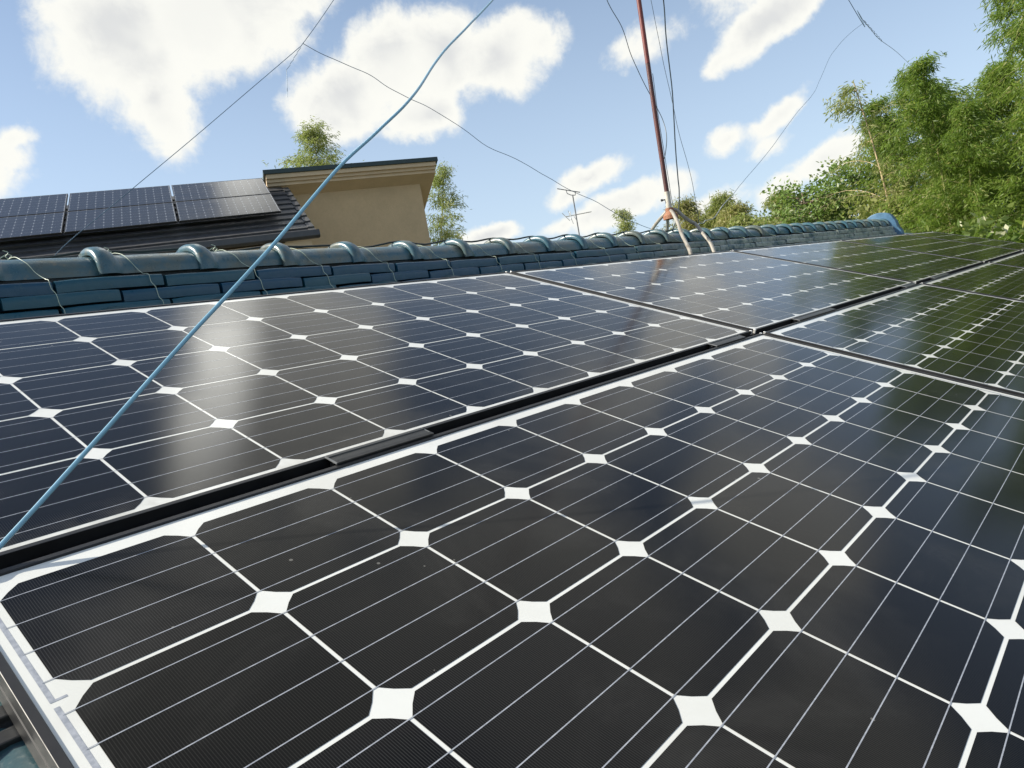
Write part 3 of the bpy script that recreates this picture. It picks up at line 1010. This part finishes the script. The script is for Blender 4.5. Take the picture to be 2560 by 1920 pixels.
bp_ = [hp(.30, eb + .30, 6.62), hp(.30, eb + .24, 6.60), hp(.28, eb + .20, 6.55), hp(.30, eb + .24, 6.50), hp(.33, eb + .24, 6.62), hp(.33, eb + .24, 6.47)]
e_.tube(bp_, .012, 6)
npart(e_, "hook_bracket", simple("white_enamel", (.8, .8, .78), .4))

npan = None
NL = {(0, 0): "upper solar panel at the right end of the neighbour's roof", (0, 1): "lower solar panel at the right end of the neighbour's roof",
      (1, 0): "middle upper solar panel on the neighbour's charcoal roof", (1, 1): "middle lower solar panel on the neighbour's charcoal roof",
      (2, 0): "leftmost upper solar panel on the neighbour's roof, cut by the frame", (2, 1): "leftmost lower solar panel on the neighbour's roof, cut by the frame"}
rot = Matrix((HV, NV * math.cos(PHI) + Vector((0, 0, 1)) * math.sin(PHI), -NV * math.sin(PHI) + Vector((0, 0, 1)) * math.cos(PHI))).transposed().to_euler()
for i in range(3):
    for j in range(2):
        if npan is None:
            npan = empty("solar_panel")
            panel_parts(npan, 12, 7, .1268, .1355, .0018, .013, .018, .018, .018, .012, 0, .012, False, 9, M_FARCELL, M_RIBBON)
            o = npan
        else:
            o = copy_tree(npan)
        o.location = on_roof(.02 - 1.5576 - 1.590 * i + .018, .018 + j * 1.005, 0)
        o.rotation_euler = rot
        tag(o, NL[i, j], "solar panel", "solar panels on the neighbour's roof")

# ------------------------------------------------------------------ distant TV antenna
ant = tag(empty("tv_antenna", (25.96, 17.03, 0)), "distant thin rooftop antenna with two booms against the cloud", "antenna")
AI = -Vector(ant.location)


def apart(segs, name, mat):
    m_ = MB()
    for a, b, r in segs:
        m_.tube([a, b], r, 6)
    o = m_.build(name, mat, ant)
    o.location = AI


apart([((25.96, 17.03, 0), (25.96, 17.03, 9.94), .030)], "pole", M_GREYTUBE)
apart([((25.60, 17.52, 10.32), (26.15, 16.75, 9.98), .021)] + [((25.6 + .55 * t + dx, 17.52 - .77 * t, 10.32 - .34 * t), (25.6 + .55 * t - dx, 17.52 - .77 * t, 10.32 - .34 * t), .014) for t in (.05, .2, .36, .52, .66, .8) for dx in (.09,)], "upper_boom", M_GREYTUBE)
apart([((25.82, 17.22, 10.17), (25.83, 17.21, 10.04), .017), ((25.83, 17.21, 10.04), (25.92, 17.09, 9.94), .017), ((25.92, 17.09, 9.94), (26.03, 16.94, 9.90), .017), ((26.03, 16.94, 9.90), (26.04, 16.92, 10.04), .017)], "boom_brace", M_GREYTUBE)
apart([((25.69, 17.40, 9.07), (26.34, 16.48, 9.07), .021)] + [((25.95 + .39 * t - .05, 17.04 - .55 * t - .05, 9.07), (25.95 + .39 * t + .05, 17.04 - .55 * t + .05, 9.07), .016) for t in (.1, .25, .4, .55, .7, .85, 1.0)], "lower_boom", M_STEEL)
apart([((25.62, 17.50, 9.25), (25.78, 17.27, 8.87), .016), ((25.78, 17.28, 9.31), (25.86, 17.17, 8.71), .016), ((25.90, 17.10, 9.02), (25.96, 17.0, 8.74), .014)], "reflector_rod", M_STEEL)
apart([((25.83, 17.21, 9.25), (25.82, 17.23, 8.91), .028)], "folded_dipole", M_CUT)


# ------------------------------------------------------------------ trees
def leaf(mb, pos, d, length, width, rr, tone):
    d = d.normalized()
    s = d.cross(Vector((rr.uniform(-1, 1), rr.uniform(-1, 1), rr.uniform(-1, 1)))).normalized() * width * .5
    tip = pos + d * length
    mid = pos + d * length * .4
    c = (tone, rr.random(), 0, 1)
    mb.quad(pos, mid + s, tip, mid - s, c)


def bamboo(seed, height, lean, crown0, spread, density, mat, culm_mat=None, size=1.0, droop=.55, thick=1.0):
    """an arching culm with drooping leafy side branches, thinning to a hanging tip"""
    rr = random.Random(seed)
    ang = rr.uniform(0, 6.28) if lean[2] is None else lean[2]
    pts = []
    n = 22
    for k in range(n + 1):
        t = k / n
        o = lean[0] * t + lean[1] * t ** 3.2
        pts.append(Vector((o * math.cos(ang), o * math.sin(ang), height * (t - .10 * lean[1] / max(height, .1) * t ** 5))))
    tr = MB()
    tr.tube(pts, [.045 * size * (1 - .85 * k / n) + .004 for k in range(n + 1)], 7)
    lf = MB()
    br = MB()
    nodes = int(30 * density)
    for b in range(nodes):
        t = crown0 + (1 - crown0) * (b + rr.random()) / nodes
        fi = t * n
        i0 = min(int(fi), n - 1)
        base = pts[i0].lerp(pts[i0 + 1], fi - i0)
        prof_ = math.sin(math.pi * min(1, .18 + .80 * (t - crown0) / (1 - crown0))) ** .8
        for q in range(2):
            a = rr.uniform(0, 6.28)
            L = spread * prof_ * rr.uniform(.5, 1.15)
            el_ = rr.uniform(.15, .8)
            d = Vector((math.cos(a) * math.cos(el_), math.sin(a) * math.cos(el_), math.sin(el_)))
            path = []
            p_ = base.copy()
            steps = 6
            for s in range(steps + 1):
                path.append(p_.copy())
                p_ = p_ + d * (L / steps)
                d = (d + Vector((0, 0, -droop * .42))).normalized()
            br.tube(path, [.008 * size * (1 - .8 * s / steps) for s in range(steps + 1)], 3, False)
            tone0 = rr.random()
            for s in range(1, steps + 1):
                for tw in range(int((3 + 3 * rr.random()) * thick)):
                    c = path[s - 1].lerp(path[s], rr.random()) + Vector((rr.gauss(0, .10), rr.gauss(0, .10), rr.gauss(0, .07))) * size
                    out = (c - base)
                    out.z = 0
                    for l_ in range(int(rr.uniform(6, 11))):
                        dd = out.normalized() * .5 + Vector((rr.gauss(0, .55), rr.gauss(0, .55), rr.gauss(-.55, .40)))
                        leaf(lf, c + Vector((rr.gauss(0, .06), rr.gauss(0, .06), rr.gauss(0, .05))) * size, dd, rr.uniform(.09, .165) * size, rr.uniform(.017, .026) * size, rr, min(1, max(0, tone0 * .5 + rr.random() * .5)))
    return tr, lf, br


def make_tree(name, parts, mats, loc, label, cat, group=None):
    o = empty(name, loc)
    tr, lf, br = parts
    tr.build("culm" if 'bamboo' in name else "trunk", mats[0], o, smooth=True)
    br.build("branches", mats[0], o)
    lf.build("crown", mats[1], o)
    tag(o, label, cat, group)
    return o


def polar(azd, dist):
    return Vector((-.119 + dist * math.sin(R(azd)), -1.517 + dist * math.cos(R(azd)), 0))


def broadleaf(seed, height, width, trunk_h, nb, lpc, leaf_l, leaf_w):
    rr = random.Random(seed)
    tr, lf, br = MB(), MB(), MB()
    top = Vector((rr.uniform(-.3, .3), rr.uniform(-.3, .3), height * .86))
    pts = [Vector((0, 0, 0)), Vector((rr.uniform(-.1, .1), rr.uniform(-.1, .1), trunk_h)), top * .7 + Vector((.15, -.1, 0)), top]
    sp = spline(pts, 6)
    tr.tube(sp, [.11 * (1 - .85 * k / (len(sp) - 1)) for k in range(len(sp))], 8)
    for b in range(nb):
        t = rr.uniform(.28, 1)
        k = t * (len(sp) - 1)
        i0 = min(int(k), len(sp) - 2)
        base = sp[i0].lerp(sp[i0 + 1], k - i0)
        a = rr.uniform(0, 6.28)
        L = width * (1.1 - .75 * t) * rr.uniform(.6, 1.15) + .25
        e = rr.uniform(.05, .9)
        d = Vector((math.cos(a) * math.cos(e), math.sin(a) * math.cos(e), math.sin(e)))
        path = [base + d * L * s / 5 + Vector((rr.gauss(0, .05), rr.gauss(0, .05), -.05 * s * s / 25)) for s in range(6)]
        br.tube(path, [.022 * (1 - .8 * s / 5) for s in range(6)], 4, False)
        tone0 = rr.random()
        for s in range(2, 6):
            for tw in range(4):
                c = path[s] + Vector((rr.gauss(0, .17), rr.gauss(0, .17), rr.gauss(0, .13)))
                for l_ in range(lpc):
                    dd = Vector((rr.gauss(0, .8), rr.gauss(0, .8), rr.gauss(.05, .55)))
                    leaf(lf, c + Vector((rr.gauss(0, .10), rr.gauss(0, .10), rr.gauss(0, .09))), dd, leaf_l * rr.uniform(.7, 1.2), leaf_w * rr.uniform(.7, 1.2), rr, min(1, max(0, tone0 * .45 + rr.random() * .55)))
    return tr, lf, br


GB = "bamboo beyond the roof"
BV = [bamboo(11, 10.4, (.3, .9, 2.0), .20, 2.0, 1.9, M_BAMBOO, thick=1.4), bamboo(12, 9.6, (.2, .8, 4.0), .18, 1.9, 1.9, M_BAMBOO, thick=1.4), bamboo(13, 11.2, (.3, 1.1, 0.5), .22, 2.1, 1.9, M_BAMBOO, thick=1.4)]
grove = [  # bearing, distance, height factor, turn, variant, label
    (78.9, 17.5, .77, 0.4, 0, "bamboo at the left edge of the dense grove, behind the pale culm"),
    (79.3, 15.6, .78, 2.1, 1, "arching bamboo over the ridge end tile in the dense grove"),
    (80.4, 18.0, .73, 4.0, 2, "bamboo in the grove whose crown meets the taut wire"),
    (81.0, 14.6, .63, 2.9, 2, "shorter bright bamboo in front of the grove's middle"),
    (82.0, 16.2, .77, 5.2, 0, "bamboo standing in the grove above the far corner panel"),
    (78.4, 19.5, .84, 4.4, 1, "bamboo of the grove seen through the airy pale stemmed bamboo"),
    (80.1, 14.9, .76, 1.1, 0, "bright bamboo of the grove directly right of the pale leaning culm"),
    (81.6, 18.6, .79, 0.9, 2, "bamboo peeping above the grove's front crowns in the middle"),
    (82.9, 17.0, .86, 2.2, 1, "bamboo filling the dip of the grove outline below the corner crown"),
    (84.4, 18.5, .90, 1.0, 1, "tall bamboo rising behind the grove near the top right corner"),
    (83.4, 14.0, .74, 0.2, 1, "low bushy bamboo at the grove's front by the right edge"),
    (86.0, 16.0, .80, 3.0, 2, "tallest bamboo in the top right corner of the photo"),
    (88.0, 16.8, .90, 5.9, 0, "bamboo at the right frame edge of the grove"),
]
protoB = [None, None, None]
for (a, d, hf, tz, v, lb) in grove + [(89.6 + 2.6 * k, 15.0 + (k % 3) * 1.5, 0.90 + .05 * (k % 2), k * 1.9, k % 3, None) for k in range(8)]:
    if protoB[v] is None:
        o = protoB[v] = make_tree("bamboo_tree", BV[v], (M_CULM, M_BAMBOO), polar(a, d), lb, "bamboo", GB)
    else:
        o = copy_tree(protoB[v])
        o.location = polar(a, d)
    o.rotation_euler = (0, 0, tz)
    o.scale = (hf, hf, hf)
    tag(o, lb or "bamboo of the grove continuing past the right edge, seen mirrored in the panels", "bamboo", GB)

make_tree("bamboo_tree", bamboo(37, 8.3, (.45, .5, 2.6), .45, 1.5, .55, None, size=.9, thick=.75, droop=.45), (M_PALECULM, M_BAMBOO_PALE), polar(77.6, 16.5), "leaning pale stemmed bamboo with airy foliage left of the dense grove", "bamboo", GB)
make_tree("bamboo_tree", bamboo(32, 12.3, (.2, .3, 0.5), .58, 1.9, 1.4, None, size=1.05, droop=.28, thick=1.1), (M_CULM, M_BAMBOO_PALE), polar(35.2, 24), "feathery tree top rising behind the tan block's left end", "bamboo")
make_tree("bamboo_tree", bamboo(33, 10.2, (.2, .9, -0.4), .40, 1.6, 1.0, None, size=1.05, thick=1.1), (M_CULM, M_BAMBOO_PALE), polar(42.6, 23), "pale green bamboo drooping past the tan block's right wall", "bamboo")
make_tree("bamboo_tree", bamboo(34, 8.7, (.2, .6, 1.0), .5, .95, .6, None, size=1.1), (M_CULM, M_BAMBOO_PALE), polar(58.6, 29), "small distant tree top left of the mast legs", "bamboo")
GO = "distant ochre bamboo"
for k, (a, d, hgt, spr, lb, mt) in enumerate(((63.8, 25, 7.8, 1.5, "pale ochre tree directly behind the mast's right leg", M_BAMBOO_OCHRE), (67.0, 24, 7.6, 1.6, "tallest plumed bamboo between the mast and the leafy green trees", M_BAMBOO_PALE),
                                              (65.4, 22, 7.0, 1.5, "low golden bush behind the ridge beside the mast", M_BAMBOO_OCHRE), (69.4, 25, 7.6, 1.5, "yellow green bamboo left of the leafy green trees", M_BAMBOO_PALE),
                                              (68.2, 21, 6.6, 1.6, "low pale green bush under the tallest plumed bamboo", M_BAMBOO_PALE), (66.2, 27, 7.6, 1.6, "pale green bamboo filling the gap behind the golden bush", M_BAMBOO_PALE),
                                              (70.8, 21, 6.7, 1.6, "low yellow green bush at the foot of the leafy trees", M_BAMBOO_PALE), (62.4, 23, 6.8, 1.2, "low wispy bush between the mast's bent legs", M_BAMBOO_OCHRE))):
    make_tree("bamboo_tree", bamboo(40 + k, hgt, (.2, .5, None), .45, spr, 1.5, None, size=1.1, thick=1.5), (M_CULM, mt), polar(a, d), lb, "bamboo", GO)
GL = "leafy green trees behind the ridge"
make_tree("broadleaf_tree", broadleaf(51, 7.7, 1.5, 2.6, 70, 10, .10, .055), (M_BARK, M_BROAD), polar(71.2, 18), "leafy green tree left of the pale bamboo culm, taller of two", "tree", GL)
make_tree("broadleaf_tree", broadleaf(52, 8.2, 1.3, 2.6, 62, 10, .10, .055), (M_BARK, M_BROAD), polar(73.6, 18.6), "leafy green tree closest to the leaning pale bamboo culm", "tree", GL)
make_tree("broadleaf_tree", broadleaf(53, 6.75, 2.1, 2.0, 90, 11, .10, .045), (M_BARK, M_BAMBOO_PALE), polar(68.6, 18.5), "low pale green tree over the middle of the far ridge", "tree", GL)
make_tree("broadleaf_tree", broadleaf(54, 6.6, 1.7, 2.0, 85, 11, .12, .065), (M_BARK, M_BAMBOO_PALE), polar(75.9, 16), "low bushy tree above the ridge's light blue end tile", "tree", GL)
GS = "shrubs below the bamboo"
for k, (a, d, hgt, lb) in enumerate(((79.2, 12.5, 5.3, "shrub at the foot of the bamboo right of the end tile"), (81.6, 12.2, 5.35, "shrub with pale yellowish leaves before the bamboo"),
                                     (84.0, 11.8, 5.2, "shrub behind the far corner panel at the right edge"), (86.6, 12.0, 5.4, "shrub just past the right frame edge"))):
    make_tree("shrub", broadleaf(60 + k, hgt, 1.4, 2.2, 60, 10, .14, .06), (M_BARK, M_SHRUB if k == 1 else M_BAMBOO), polar(a, d), lb, "shrub", GS)
